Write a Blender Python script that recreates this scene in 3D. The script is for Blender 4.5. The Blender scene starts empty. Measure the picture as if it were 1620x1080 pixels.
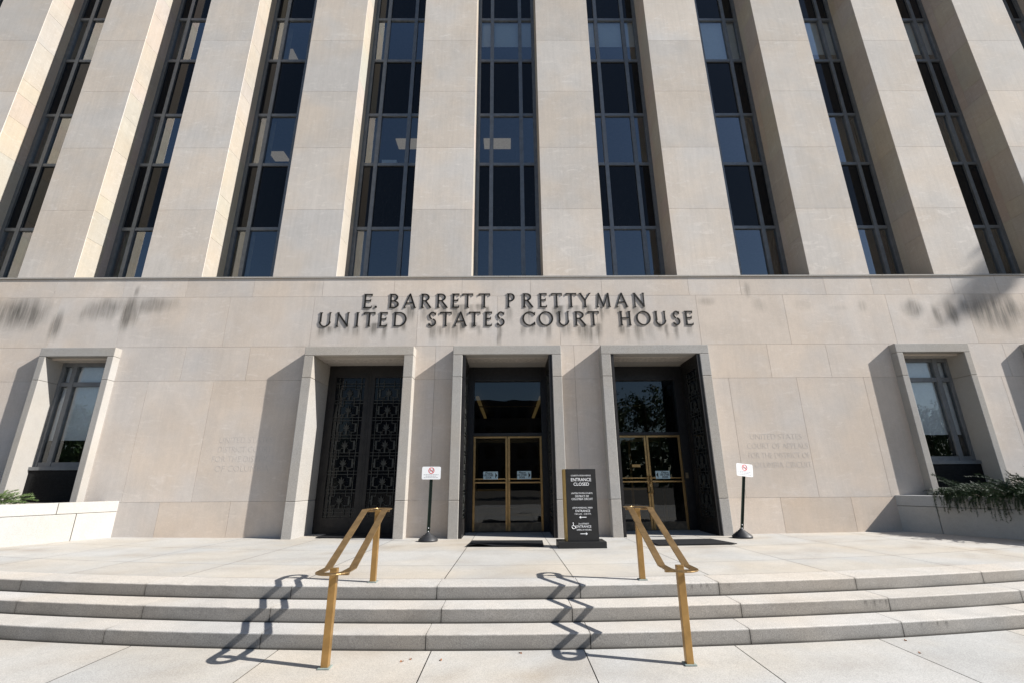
import bpy, bmesh, math, random
from mathutils import Vector, Matrix, noise
random.seed(7)
C = bpy.context.scene.collection
SC = bpy.context.scene

# ---------------------------------------------------------------- camera, sky, sun, exposure
EYE = 1.62
def camera():
    p, y, ro = .2968, .0077, -.0072
    f = Vector((math.sin(y)*math.cos(p), math.cos(y)*math.cos(p), math.sin(p)))
    r = Vector((math.cos(y), -math.sin(y), 0)); u = r.cross(f)
    c, s = math.cos(ro), math.sin(ro)
    R = r*c+u*s; U = -r*s+u*c
    cd = bpy.data.cameras.new('camera'); cam = bpy.data.objects.new('camera', cd); C.objects.link(cam)
    cd.sensor_width = 36; cd.lens = 719.4/1620*36; cd.clip_start = .05; cd.clip_end = 2000
    M = Matrix((R, U, -f)).transposed().to_4x4(); M.translation = Vector((0, 0, EYE))
    cam.matrix_world = M
    SC.camera = cam
camera()
TO_SUN = Vector((1, -.294, .75)).normalized()
SUN_EL = math.asin(TO_SUN.z); SUN_AZ = math.atan2(TO_SUN.x, TO_SUN.y)
W = bpy.data.worlds.new('World'); SC.world = W; W.use_nodes = True
nt = W.node_tree; bg = nt.nodes['Background']
sky = nt.nodes.new('ShaderNodeTexSky'); sky.sky_type = 'NISHITA'; sky.sun_disc = False
sky.sun_elevation = SUN_EL; sky.sun_rotation = SUN_AZ; sky.air_density = 1.0; sky.dust_density = .4; sky.ozone_density = 2.0
nt.links.new(sky.outputs[0], bg.inputs[0]); bg.inputs[1].default_value = .064
sl = bpy.data.lights.new('sun', 'SUN'); sl.energy = 4.7; sl.angle = math.radians(.53); sl.color = (1, .972, .93)
so = bpy.data.objects.new('sun', sl); C.objects.link(so)
so.rotation_euler = (-TO_SUN).to_track_quat('-Z', 'Y').to_euler(); so.location = (20, -10, 25)
SC.view_settings.view_transform = 'Standard'; SC.view_settings.look = 'None'
SC.view_settings.gamma = 1; SC.view_settings.exposure = .92
SC.render.engine = 'CYCLES'
SC.cycles.max_bounces = 6; SC.cycles.transparent_max_bounces = 12
SC.cycles.sample_clamp_indirect = 6

# ---------------------------------------------------------------- materials
def nodes(name):
    m = bpy.data.materials.new(name); m.use_nodes = True
    t = m.node_tree
    return m, t, t.nodes['Principled BSDF'], t.links
def N(t, kind, **kw):
    n = t.nodes.new(kind)
    for k, v in kw.items(): setattr(n, k, v)
    return n
def noise_n(t, vec, scale, detail=4, rough=.55, dist=0):
    n = N(t, 'ShaderNodeTexNoise'); n.inputs['Scale'].default_value = scale; n.inputs['Detail'].default_value = detail
    n.inputs['Roughness'].default_value = rough; n.inputs['Distortion'].default_value = dist
    t.links.new(vec, n.inputs['Vector']); return n
def ramp(t, fac, pts):
    r = N(t, 'ShaderNodeValToRGB'); e = r.color_ramp.elements
    while len(e) < len(pts): e.new(.5)
    for i, (p, c) in enumerate(pts):
        e[i].position = p; e[i].color = (c, c, c, 1) if not hasattr(c, '__len__') else (*c, 1)
    t.links.new(fac, r.inputs[0]); return r
def mixc(t, a, b, fac, mode='MIX'):
    n = N(t, 'ShaderNodeMix', data_type='RGBA', blend_type=mode)
    for sock, v in ((n.inputs[0], fac), (n.inputs[6], a), (n.inputs[7], b)):
        if hasattr(v, 'links') or hasattr(v, 'is_linked'): t.links.new(v, sock)
        elif hasattr(v, '__len__'): sock.default_value = (*v, 1)
        else: sock.default_value = v
    return n.outputs[2]
def coords(t, scale=(1, 1, 1)):
    tc = N(t, 'ShaderNodeTexCoord'); mp = N(t, 'ShaderNodeMapping'); mp.inputs['Scale'].default_value = scale
    oi = N(t, 'ShaderNodeObjectInfo'); mul = N(t, 'ShaderNodeVectorMath', operation='SCALE')
    cmb = N(t, 'ShaderNodeCombineXYZ')
    for k in range(3): t.links.new(oi.outputs['Random'], cmb.inputs[k])
    t.links.new(cmb.outputs[0], mul.inputs[0]); mul.inputs['Scale'].default_value = 37.
    t.links.new(tc.outputs['Object'], mp.inputs[0]); t.links.new(mul.outputs[0], mp.inputs['Location'])
    return mp.outputs[0]
def stone(name, base, mottling=.12, speck=.1, speck_scale=90, vein=.12, stain=(.07, .065, .055), rough=.85, bump=.15, warm=(1.06, 1.0, .93), streak=0.):
    m, t, b, L = nodes(name)
    v = coords(t); v2 = coords(t, (1, 1, 3.2))
    big = noise_n(t, v, .9, 5, .6, .6)
    c = mixc(t, [x*(1-mottling) for x in base], [x*(1+mottling*.7) for x in base], ramp(t, big.outputs[0], [(.3, 0), (.7, 1)]).outputs[0])
    wv = noise_n(t, v, .55, 3)
    c = mixc(t, c, mixc(t, c, warm, 1.0, 'MULTIPLY'), ramp(t, wv.outputs[0], [(.4, 0), (.62, 1)]).outputs[0])
    ve = noise_n(t, v2, 1.6, 8, .7, 1.6)
    c = mixc(t, c, [min(1, x*1.22) for x in base], ramp(t, ve.outputs[0], [(.56, 0), (.66, min(1, vein*4))]).outputs[0])
    fine = noise_n(t, v, speck_scale, 2, .7)
    c = mixc(t, c, ramp(t, fine.outputs[0], [(.3, 1-speck*1.6), (.7, 1+speck)]).outputs[0], 1.0, 'MULTIPLY')
    mid = noise_n(t, v, 9, 6, .65)
    c = mixc(t, c, ramp(t, mid.outputs[0], [(.3, 1-mottling*.5), (.7, 1+mottling*.35)]).outputs[0], 1.0, 'MULTIPLY')
    at = N(t, 'ShaderNodeAttribute', attribute_name='tint')
    c = mixc(t, c, at.outputs['Color'], 1.0, 'MULTIPLY')
    st = N(t, 'ShaderNodeAttribute', attribute_name='stain')
    fac = st.outputs['Fac']
    if streak:
        # rain streaks run straight down the wall, and break up the dirt
        sn = noise_n(t, coords(t, (13, 13, .7)), 1, 6, .72, .35)
        c = mixc(t, c, ramp(t, sn.outputs[0], [(.32, 1-streak), (.62, 1+streak*.35)]).outputs[0], 1.0, 'MULTIPLY')
        sr = ramp(t, sn.outputs[0], [(.34, 1.0), (.66, .42)])
        mu = N(t, 'ShaderNodeMath', operation='MULTIPLY', use_clamp=True); L.new(fac, mu.inputs[0]); L.new(sr.outputs[0], mu.inputs[1]); fac = mu.outputs[0]
    c = mixc(t, c, stain, fac)
    L.new(c, b.inputs['Base Color']); b.inputs['Roughness'].default_value = rough
    b.inputs['Specular IOR Level'].default_value = .25
    bp = N(t, 'ShaderNodeBump'); bp.inputs['Strength'].default_value = bump; bp.inputs['Distance'].default_value = .004
    L.new(fine.outputs[0], bp.inputs['Height']); L.new(bp.outputs[0], b.inputs['Normal'])
    return m
def plain(name, col, rough=.6, metal=0, spec=.5, var=.15, scale=12, emit=None, power=1):
    m, t, b, L = nodes(name)
    v = coords(t); n = noise_n(t, v, scale, 5, .6)
    c = mixc(t, [x*(1-var) for x in col], [min(1, x*(1+var)) for x in col], ramp(t, n.outputs[0], [(.3, 0), (.7, 1)]).outputs[0])
    L.new(c, b.inputs['Base Color'])
    L.new(ramp(t, noise_n(t, v, scale*3, 3).outputs[0], [(.3, max(.02, rough*.8)), (.7, min(1, rough*1.2))]).outputs[0], b.inputs['Roughness'])
    b.inputs['Metallic'].default_value = metal; b.inputs['Specular IOR Level'].default_value = spec
    if emit: b.inputs['Emission Color'].default_value = (*emit, 1); b.inputs['Emission Strength'].default_value = power
    return m
def glass(name, tint=(.5, .55, .58), boost=1.5):
    m, t, b, L = nodes(name); t.nodes.remove(b)
    tr = N(t, 'ShaderNodeBsdfTransparent'); tr.inputs[0].default_value = (*tint, 1)
    gl = N(t, 'ShaderNodeBsdfGlossy'); gl.inputs['Roughness'].default_value = .004; gl.inputs[0].default_value = (.93, .97, 1, 1)
    v = coords(t); wob = noise_n(t, v, 1.1, 2); bp = N(t, 'ShaderNodeBump'); bp.inputs['Strength'].default_value = .12; bp.inputs['Distance'].default_value = .01
    L.new(wob.outputs[0], bp.inputs['Height']); L.new(bp.outputs[0], gl.inputs['Normal'])
    fr = N(t, 'ShaderNodeFresnel'); fr.inputs[0].default_value = 1.5
    mu = N(t, 'ShaderNodeMath', operation='MULTIPLY', use_clamp=True); mu.inputs[1].default_value = boost; L.new(fr.outputs[0], mu.inputs[0])
    mx = N(t, 'ShaderNodeMixShader'); L.new(mu.outputs[0], mx.inputs[0]); L.new(tr.outputs[0], mx.inputs[1]); L.new(gl.outputs[0], mx.inputs[2])
    L.new(mx.outputs[0], t.nodes['Material Output'].inputs[0])
    return m
M = {}
M['limestone'] = stone('limestone', (.535, .485, .44), .07, .05, 55, .10, stain=(.085, .078, .066), streak=.035)
M['pier'] = stone('pier_limestone', (.535, .495, .455), .07, .05, 55, .14, streak=.06)
M['granite'] = stone('granite', (.36, .342, .318), .07, .22, 120, .02, stain=(.05, .046, .04), warm=(1.04, 1, .95))
M['step'] = stone('step_granite', (.45, .432, .405), .09, .22, 110, .02, stain=(.035, .032, .028), warm=(1.05, 1, .94))
M['paving'] = stone('paving_granite', (.43, .417, .392), .09, .16, 100, .03, stain=(.2, .14, .08), warm=(1.06, 1, .92))
M['joint'] = plain('joint_mortar', (.10, .085, .065), .95, var=.3)
M['wall_joint'] = plain('wall_mortar', (.42, .38, .335), .95, var=.3)
M['planter'] = stone('planter_granite', (.40, .39, .37), .08, .16, 100, .03, warm=(1.03, 1, .96))
M['letter'] = plain('dark_bronze_letters', (.03, .026, .021), .42, .6, .5, .3)
M['bronze'] = plain('blackened_bronze', (.020, .018, .017), .5, .4, .5, .35, 5)
M['verdigris'] = plain('verdigris_bronze', (.042, .043, .039), .55, .3, .4, .35, 6)
M['brass'] = plain('brass_door_frame', (.40, .26, .115), .36, .85, .5, .2, 8)
M['dull_brass'] = plain('dusty_bronze_plate', (.17, .13, .085), .6, .3, .4, .35, 7)
M['rail'] = plain('handrail_bronze', (.33, .215, .10), .36, .8, .5, .25, 9)
M['post'] = plain('post_bronze', (.38, .225, .08), .38, .65, .5, .2, 7)
M['base_plate'] = plain('verdigris_plate', (.23, .27, .25), .7, .2, .4, .3, 20)
M['black_metal'] = plain('black_metal', (.018, .018, .02), .4, .3, .5, .3)
M['vent'] = plain('black_vent', (.009, .009, .0095), .75, 0, .2, .3)
M['aluminium'] = plain('window_metal', (.15, .162, .175), .45, .5, .5, .15, 6)
M['grey_frame'] = plain('grey_painted_frame', (.15, .155, .16), .5, .1, .5, .15, 6)
M['glass'] = glass('window_glass', (.72, .77, .8), 3.8)
M['low_glass'] = glass('low_window_glass', (.9, .93, .95), 2.0)
M['door_glass'] = glass('door_glass', (.35, .36, .36), 1.4)
M['spandrel'] = plain('black_spandrel_glass', (.005, .006, .008), .05, 0, .25, .3)
M['interior'] = plain('interior_paint', (.10, .10, .10), .9)
M['dark_interior'] = plain('lobby_dark_stone', (.07, .062, .05), .6)
M['curtain'] = plain('beige_curtain', (.26, .225, .165), .9, var=.2, scale=4)
M['brown_curtain'] = plain('brown_curtain', (.13, .065, .03), .9, var=.2, scale=4)
M['blind'] = plain('white_blind', (.78, .79, .78), .8, var=.05)
M['lamp'] = plain('lamp_diffuser', (.8, .75, .65), .5, emit=(1, .82, .58), power=.12)
M['lamp_strip'] = plain('lobby_lamp', (.8, .7, .5), .5, emit=(1, .68, .25), power=.07)
M['white_card'] = plain('white_card', (.8, .8, .8), .7, var=.04)
M['sign_white'] = plain('sign_white', (.80, .80, .80), .45, var=.03)
M['sign_red'] = plain('sign_red', (.62, .02, .02), .5, var=.05)
M['sign_grey'] = plain('sign_grey_print', (.36, .36, .38), .6, var=.05)
M['sign_black'] = plain('black_print', (.02, .02, .022), .6)
M['rubber'] = plain('black_rubber', (.022, .022, .024), .5, 0, .5, .2)
M['green_post'] = plain('dark_green_post', (.008, .022, .013), .45, .2, .5, .3)
M['pylon'] = plain('charcoal_panel', (.010, .0095, .0095), .5, 0, .45, .12, 3)
M['pylon_gold'] = plain('gold_panel_edge', (.50, .33, .11), .5, .25, .5, .1)
M['paper'] = plain('pale_blue_paper', (.55, .70, .74), .8, var=.04)
M['mat'] = plain('dark_rubber_mat', (.007, .007, .008), .85, 0, .3, .3, 60)
M['soil'] = plain('soil', (.05, .038, .028), 1)
M['bark'] = plain('bark', (.10, .075, .055), .95, var=.3)
M['leaf'] = plain('tree_leaf', (.055, .10, .028), .6, var=.45, scale=3)
M['juniper'] = plain('juniper_needles', (.017, .038, .011), .65, var=.5, scale=7)
M['fresh'] = plain('fresh_green_needles', (.10, .15, .045), .65, var=.45, scale=7)
M['dead_leaf'] = plain('dry_leaf', (.26, .10, .035), .8, var=.4)
M['far_wall'] = stone('far_stone', (.05, .05, .052), .08, .05, 8, .02)

# ---------------------------------------------------------------- helpers
def tag(o, label=None, cat=None, group=None, kind=None):
    for k, v in (('label', label), ('category', cat), ('group', group), ('kind', kind)):
        if v: o[k] = v
    return o
def empty(name, loc=(0, 0, 0), rz=0, parent=None):
    o = bpy.data.objects.new(name, None); C.objects.link(o)
    o.location = loc; o.rotation_euler = (0, 0, rz); o.empty_display_size = .2
    if parent: o.parent = parent
    return o
WHITE = (1, 1, 1)
class MB:
    """collects faces in local coordinates and links them as one mesh object"""
    def __init__(s): s.v = []; s.f = []; s.t = []; s.st = []; s.ms = []; s.mi = 0
    def add(s, vs, fs, tint=WHITE, stain=None):
        n = len(s.v); s.v += [tuple(p) for p in vs]
        s.f += [tuple(i+n for i in f) for f in fs]; s.ms += [s.mi]*len(fs)
        s.t += [tint]*len(vs); s.st += stain if stain else [0.]*len(vs)
        return s
    def box(s, x0, x1, y0, y1, z0, z1, tint=WHITE, skip=()):
        vs = [(x0, y0, z0), (x1, y0, z0), (x1, y1, z0), (x0, y1, z0), (x0, y0, z1), (x1, y0, z1), (x1, y1, z1), (x0, y1, z1)]
        fs = dict(bottom=(0, 3, 2, 1), top=(4, 5, 6, 7), front=(0, 1, 5, 4), right=(1, 2, 6, 5), back=(2, 3, 7, 6), left=(3, 0, 4, 7))
        return s.add(vs, [f for k, f in fs.items() if k not in skip], tint)
    def bar(s, a, b, w, h, tint=WHITE):
        """box section from a to b; w sideways, h upwards"""
        a = Vector(a); b = Vector(b); d = (b-a).normalized()
        side = d.cross(Vector((0, 0, 1)))
        side = side.normalized() if side.length > 1e-4 else Vector((1, 0, 0))
        up = side.cross(d)
        vs = [p + side*(i*w/2) + up*(j*h/2) for p in (a, b) for i, j in ((-1, -1), (1, -1), (1, 1), (-1, 1))]
        return s.add(vs, [(0, 1, 2, 3), (7, 6, 5, 4), (0, 4, 5, 1), (1, 5, 6, 2), (2, 6, 7, 3), (3, 7, 4, 0)], tint)
    def lathe(s, c, prof, n=28):
        vs = []; fs = []
        for r, z in prof:
            for k in range(n):
                a = 2*math.pi*k/n; vs.append((c[0]+r*math.cos(a), c[1]+r*math.sin(a), c[2]+z))
        for i in range(len(prof)-1):
            for k in range(n):
                k2 = (k+1) % n; fs.append((i*n+k, i*n+k2, (i+1)*n+k2, (i+1)*n+k))
        fs.append(tuple(range(n))[::-1]); fs.append(tuple(range((len(prof)-1)*n, len(prof)*n)))
        return s.add(vs, fs)
    def tube(s, pts, rad, n=8):
        pts = [Vector(p) for p in pts]; rad = rad if hasattr(rad, '__len__') else [rad]*len(pts)
        vs = []; fs = []
        for i, p in enumerate(pts):
            d = (pts[min(i+1, len(pts)-1)]-pts[max(i-1, 0)]).normalized()
            a = d.cross(Vector((0, 0, 1))); a = a.normalized() if a.length > 1e-3 else Vector((1, 0, 0)); b = d.cross(a)
            for k in range(n):
                t = 2*math.pi*k/n; vs.append(p+(a*math.cos(t)+b*math.sin(t))*rad[i])
        for i in range(len(pts)-1):
            for k in range(n): k2 = (k+1) % n; fs.append((i*n+k, i*n+k2, (i+1)*n+k2, (i+1)*n+k))
        fs.append(tuple(range(n))[::-1]); fs.append(tuple(range((len(pts)-1)*n, len(pts)*n)))
        return s.add(vs, fs)
    def prism(s, poly, y0, y1):
        """polygon in X-Z extruded along Y (y0 = front)"""
        n = len(poly)
        vs = [(x, y0, z) for x, z in poly]+[(x, y1, z) for x, z in poly]
        fs = [tuple(range(n)), tuple(range(2*n-1, n-1, -1))]+[(k, k+n, (k+1) % n+n, (k+1) % n) for k in range(n)]
        return s.add(vs, fs)
    def slab(s, poly, z0, z1):
        n = len(poly)
        vs = [(x, y, z0) for x, y in poly]+[(x, y, z1) for x, y in poly]
        fs = [tuple(range(n))[::-1], tuple(range(n, 2*n))]+[(k, (k+1) % n, (k+1) % n+n, k+n) for k in range(n)]
        return s.add(vs, fs)
    keep = False
    def mesh(s, name, mats, smooth=False):
        me = bpy.data.meshes.new(name); me.from_pydata(s.v, [], s.f)
        mats = mats if isinstance(mats, (list, tuple)) else [mats]
        for m in mats: me.materials.append(m)
        if len(mats) > 1: me.polygons.foreach_set('material_index', s.ms)
        a = me.attributes.new('tint', 'FLOAT_COLOR', 'POINT')
        a.data.foreach_set('color', [x for t in s.t for x in (*t, 1)])
        if any(s.st):
            a = me.attributes.new('stain', 'FLOAT', 'POINT'); a.data.foreach_set('value', s.st)
        if not s.keep:
            bm = bmesh.new(); bm.from_mesh(me); bmesh.ops.recalc_face_normals(bm, faces=bm.faces[:]); bm.to_mesh(me); bm.free()
        if smooth: me.polygons.foreach_set('use_smooth', [True]*len(me.polygons))
        return me
    def build(s, name, mats, parent=None, bevel=0, smooth=False):
        o = bpy.data.objects.new(name, s.mesh(name, mats, smooth)); C.objects.link(o)
        if parent: o.parent = parent
        if bevel:
            b = o.modifiers.new('bevel', 'BEVEL'); b.width = bevel; b.segments = 2; b.limit_method = 'ANGLE'; b.angle_limit = math.radians(50)
        return o
def copy_tree(o, parent=None):
    c = o.copy(); C.objects.link(c)
    if parent: c.parent = parent
    for ch in list(o.children): copy_tree(ch, c)
    return c
def text_mesh(s, size, align='CENTER', offset=0., extrude=.001, spacing=1.0, shear=0.):
    cu = bpy.data.curves.new('t', 'FONT'); cu.body = s; cu.size = size; cu.align_x = align; cu.offset = offset
    cu.extrude = extrude; cu.space_character = spacing; cu.shear = shear; cu.resolution_u = 3
    o = bpy.data.objects.new('t', cu); C.objects.link(o)
    dg = bpy.context.evaluated_depsgraph_get(); dg.update()
    me = bpy.data.meshes.new_from_object(o.evaluated_get(dg))
    vs = [v.co.copy() for v in me.vertices]; fs = [tuple(p.vertices) for p in me.polygons]
    bpy.data.objects.remove(o); bpy.data.curves.remove(cu); bpy.data.meshes.remove(me)
    return vs, fs
def put_text(mb, s, x, y, z, size, fit=None, **kw):
    """text facing -Y: baseline centre at x, z on plane y; fit = wanted width"""
    vs, fs = text_mesh(s, size, **kw)
    k = 1
    if fit and vs:
        w = max(v.x for v in vs)-min(v.x for v in vs); k = fit/w
    mb.add([(x+v.x*k, y-v.z, z+v.y) for v in vs], fs)
def ntint(k=.05, hue=.02):
    b = 1+random.uniform(-k, k); h = random.uniform(-hue, hue)
    return (b*(1+h), b, b*(1-1.3*h))
def sstep(a, b, x):
    t = max(0, min(1, (x-a)/(b-a))); return t*t*(3-2*t)

# ---------------------------------------------------------------- main dimensions
RISER = .1462; PZ = 3*RISER; CURVE = .0157
D = 11.408                     # front plane of the wall
LEDGE = 6.97; PIER_TOP = 24.0; YG = D+.85
def bow(y, x): return y+CURVE*x*x
def plaza_z(x, y): return PZ-.06*max(0, 1-(x/9)**2)*max(0, min(1, (y-6.6)/4.4))

# ================================================================ the ground
def paving(name, rows, cols, zf, gap=.005, clip=None, sub=.3):
    mb = MB()
    for (ya, yb, curved) in rows:
        for i in range(len(cols)-1):
            x0, x1 = cols[i]+gap, cols[i+1]-gap
            t = ntint(.045, .018); n = max(2, int((x1-x0)/sub)+1); m = max(2, int((yb-ya)/.35)+1)
            vs = []; fs = []; st = []
            for a in range(n+1):
                x = x0+(x1-x0)*a/n
                y0 = (bow(ya, x) if curved[0] else ya)+gap; y1 = (bow(yb, x) if curved[1] else yb)-gap
                for b in range(m+1):
                    y = y0+(y1-y0)*b/m
                    vs.append((x, y, zf(x, y)))
                    s = noise.noise((x*.7, y*2.2, 3.1))*.5+noise.noise((x*2.3, y*5, 9.))*.35
                    st.append(max(0, min(.5, (s-.05)*.9)))
            for a in range(n):
                for b in range(m): k = a*(m+1)+b; fs.append((k, k+m+1, k+m+2, k+1))
            mb.add(vs, fs, t, st)
    return mb
lower_cols = [-15.2, -13.6, -12, -10.4, -8.8, -7.2, -5.58, -3.96, -2.35, -.79, .74, 2.29, 3.89, 5.5, 7.1, 8.7, 10.3, 11.9, 13.5, 15.1]
rows = [(5.26-1.9, 5.26, (True, True))]+[(3.36-1.6*(k+1), 3.36-1.6*k, (True, True)) for k in range(8)]
pv = paving('pavement', rows, lower_cols, lambda x, y: 0.).build('pavement', M['paving']); tag(pv, kind='structure')
g = MB(); g.add([(-300, -300, -.012), (300, -300, -.012), (300, 300, -.012), (-300, 300, -.012)], [(0, 1, 2, 3)])
tag(g.build('ground', M['joint']), kind='structure')
plaza_cols = [-11.2, -9.5, -7.9, -6.1, -4.34, -2.6, -.83, .81, 2.58, 4.25, 6.2, 7.9, 9.6, 11.2]
prow = [(6.40, 7.42, (True, True)), (7.42, 9.05, (True, True)), (9.05, 12.7, (True, False))]
pz = paving('plaza', prow, plaza_cols, plaza_z).build('plaza', M['paving']); tag(pz, kind='structure')
b = MB(); nn = 24
vs = []; fs = []
for i in range(nn+1):
    x = -11.3+22.6*i/nn
    for j in range(9):
        y = bow(6.0, x)+.15+(13.2-bow(6.0, x)-.15)*j/8; vs.append((x, y, plaza_z(x, y)-.02))
for i in range(nn):
    for j in range(8): k = i*9+j; fs.append((k, k+9, k+10, k+1))
b.add(vs, fs); tag(b.build('plaza_bed', M['joint']), kind='structure')

def step_course(k, y0, joints, back):
    mb = MB(); z0, z1 = (k-1)*RISER, k*RISER; bv = .014
    for i in range(len(joints)-1):
        x0, x1 = joints[i]+.004, joints[i+1]-.004
        t = ntint(.05, .015); n = max(3, int((x1-x0)/.018))
        prof = [(0, z0-.02), (0, z0+.009), (0, z0+.024), (0, z0+.052), (0, z0+.085), (0, z1-.03), (0, z1-bv), (bv*.3, z1-bv*.3), (bv, z1), (.16, z1), (back, z1), (back, z0-.02)]
        vs = []; fs = []; st = []
        for a in range(n+1):
            x = x0+(x1-x0)*a/n
            chip = .0025*noise.noise((x*7, k*3., 0))
            edge = min(x-x0, x1-x)
            for j, (dy, z) in enumerate(prof):
                wob = chip if 5 <= j <= 8 else 0
                vs.append((x, bow(y0, x)+dy+wob, z+(wob if j > 6 and j < 9 else 0)))
                s = 0
                if j < 9:
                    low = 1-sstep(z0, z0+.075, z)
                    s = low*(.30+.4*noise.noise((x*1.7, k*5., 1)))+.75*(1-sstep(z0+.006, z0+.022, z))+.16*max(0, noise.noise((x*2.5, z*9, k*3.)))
                    s += .5*(1-sstep(0, .03, edge))*(.5+.5*noise.noise((x*9, z*14, 2)))
                    for (kk, xa, xb) in ((3, 1.95, 2.75), (2, 3.9, 4.55), (1, 4.3, 4.95), (2, -4.5, -4.2), (3, -1.25, -.95)):
                        if kk == k and xa < x < xb:
                            h = noise.noise((x*26, kk*7., 4))+.3*noise.noise((x*47, 2, 4)); s += min(.6, max(0, h-.12)*2.4)*sstep(z1-.085+.05*noise.noise((x*40, 1, 1)), z1-.03, z)*(1 if j < 6 else .25)*sstep(xa, xa+.2, x)*(1-sstep(xb-.2, xb, x))
                elif j < 11: s = .12*max(0, noise.noise((x*3, dy*12, k)))
                st.append(max(0, min(.9, s)))
        m = len(prof)
        for a in range(n):
            for j in range(m-1): q = a*m+j; fs.append((q, q+m, q+m+1, q+1))
        fs.append(tuple(range(m))); fs.append(tuple(range(n*m, n*m+m))[::-1])
        n0 = len(mb.v); mb.add(vs, fs, t, st)
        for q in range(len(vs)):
            f = .58 if q % m < 7 else 1.06  # risers tinted darker, treads lighter: their sun contrast is put into the colour
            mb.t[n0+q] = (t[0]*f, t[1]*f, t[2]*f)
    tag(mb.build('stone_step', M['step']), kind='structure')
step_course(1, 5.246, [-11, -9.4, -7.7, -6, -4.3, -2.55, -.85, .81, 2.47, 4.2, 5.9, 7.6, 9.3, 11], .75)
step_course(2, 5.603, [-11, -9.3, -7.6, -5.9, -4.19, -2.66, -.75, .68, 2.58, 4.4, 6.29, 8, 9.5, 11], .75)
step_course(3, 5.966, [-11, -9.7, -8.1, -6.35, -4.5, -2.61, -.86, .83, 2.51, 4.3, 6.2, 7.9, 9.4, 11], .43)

# ================================================================ the courthouse
house = empty('courthouse', (0, D, 0))
tag(house, 'pale limestone courthouse with tall stone piers, strip windows and three framed doorways', 'building')
class HB(MB):
    """builder in world coordinates for parts of the courthouse"""
    def build(s, name, mats, parent=None, **kw):
        org = Vector((0, D, 0)) if parent is house else parent.matrix_world.translation
        s.v = [tuple(Vector(p)-Vector((0, D, 0))) for p in s.v]
        return MB.build(s, name, mats, parent, **kw)
DOORS = [(-4.92, -2.645), (-1.17, 1.09), (2.58, 4.85)]
GWIN = [(-11.76, -10.2), (10.142, 11.728), (13.62, 15.19), (-15.0, -13.4)]
openings = [(a-.1, b_+.1, .2, 4.68) for a, b_ in DOORS]+[(a-.08, b_+.08, 1.0, 4.72) for a, b_ in GWIN]
# raised letters: row, left and right edge, character (world X)
def lx(px): return None
ROW1 = [('E', -3.885, -3.667), ('.', -3.588, -3.52), ('B', -3.195, -2.94), ('A', -2.815, -2.482), ('R', -2.346, -2.074), ('R', -1.922, -1.633), ('E', -1.514, -1.327), ('T', -1.242, -.953), ('T', -.80, -.494),
        ('P', -.032, .172), ('R', .393, .665), ('E', .835, 1.032), ('T', 1.158, 1.447), ('T', 1.549, 1.838), ('Y', 1.906, 2.229), ('M', 2.365, 2.756), ('A', 2.892, 3.215), ('N', 3.368, 3.691)]
ROW2 = [('U', -5.02, -4.714), ('N', -4.578, -4.221), ('I', -4.06, -3.965), ('T', -3.85, -3.545), ('E', -3.425, -3.222), ('D', -3.045, -2.705), ('S', -2.125, -1.92), ('T', -1.82, -1.514), ('A', -1.446, -1.106), ('T', -1.055, -.749), ('E', -.63, -.443), ('S', -.307, -.103),
        ('C', .368, .716), ('O', .80, 1.192), ('U', 1.328, 1.617), ('R', 1.77, 2.059), ('T', 2.118, 2.416), ('H', 2.954, 3.284), ('O', 3.403, 3.794), ('U', 3.913, 4.202), ('S', 4.389, 4.576), ('E', 4.712, 4.916)]
LET = [(c, a, b_, 6.055, 6.455) for c, a, b_ in ROW1]+[(c, a, b_, 5.535, 5.93) for c, a, b_ in ROW2]
rs = random.Random(3)
drips = []
for c, a, b_, z0, z1 in LET:
    k = 2 if b_-a > .25 else 1
    for q in range(k):
        cx = a+(b_-a)*((q+.5)/k)+rs.uniform(-.06, .06)
        drips.append((cx, rs.uniform(.05, .13), z0+rs.uniform(-.02, .1), rs.uniform(.25, .7), rs.uniform(.4, 1.0)))
def ell(x, z, cx, cz, rx, rz, tilt=0):
    dx, dz = x-cx, z-cz; dx -= dz*tilt
    return math.sqrt((dx/rx)**2+(dz/rz)**2)
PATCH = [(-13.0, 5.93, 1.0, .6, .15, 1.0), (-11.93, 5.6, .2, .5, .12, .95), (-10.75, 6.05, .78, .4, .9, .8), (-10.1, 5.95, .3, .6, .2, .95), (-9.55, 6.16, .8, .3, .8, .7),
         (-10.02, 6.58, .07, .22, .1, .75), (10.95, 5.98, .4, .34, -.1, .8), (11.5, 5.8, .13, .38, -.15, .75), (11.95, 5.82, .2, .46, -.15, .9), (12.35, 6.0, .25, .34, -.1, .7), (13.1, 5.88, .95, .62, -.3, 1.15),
         (9.55, 6.05, .16, .2, 0, .35), (8.9, 6.0, .3, .1, 0, .2), (6.5, 6.55, .1, .3, 0, .5), (5.35, 6.2, .28, .14, 0, .4), (6.75, 6.1, .22, .26, 0, .3), (7.9, 6.1, .3, .2, 0, .22), (-5.3, 6.7, .4, .2, 0, .18)]
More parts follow.
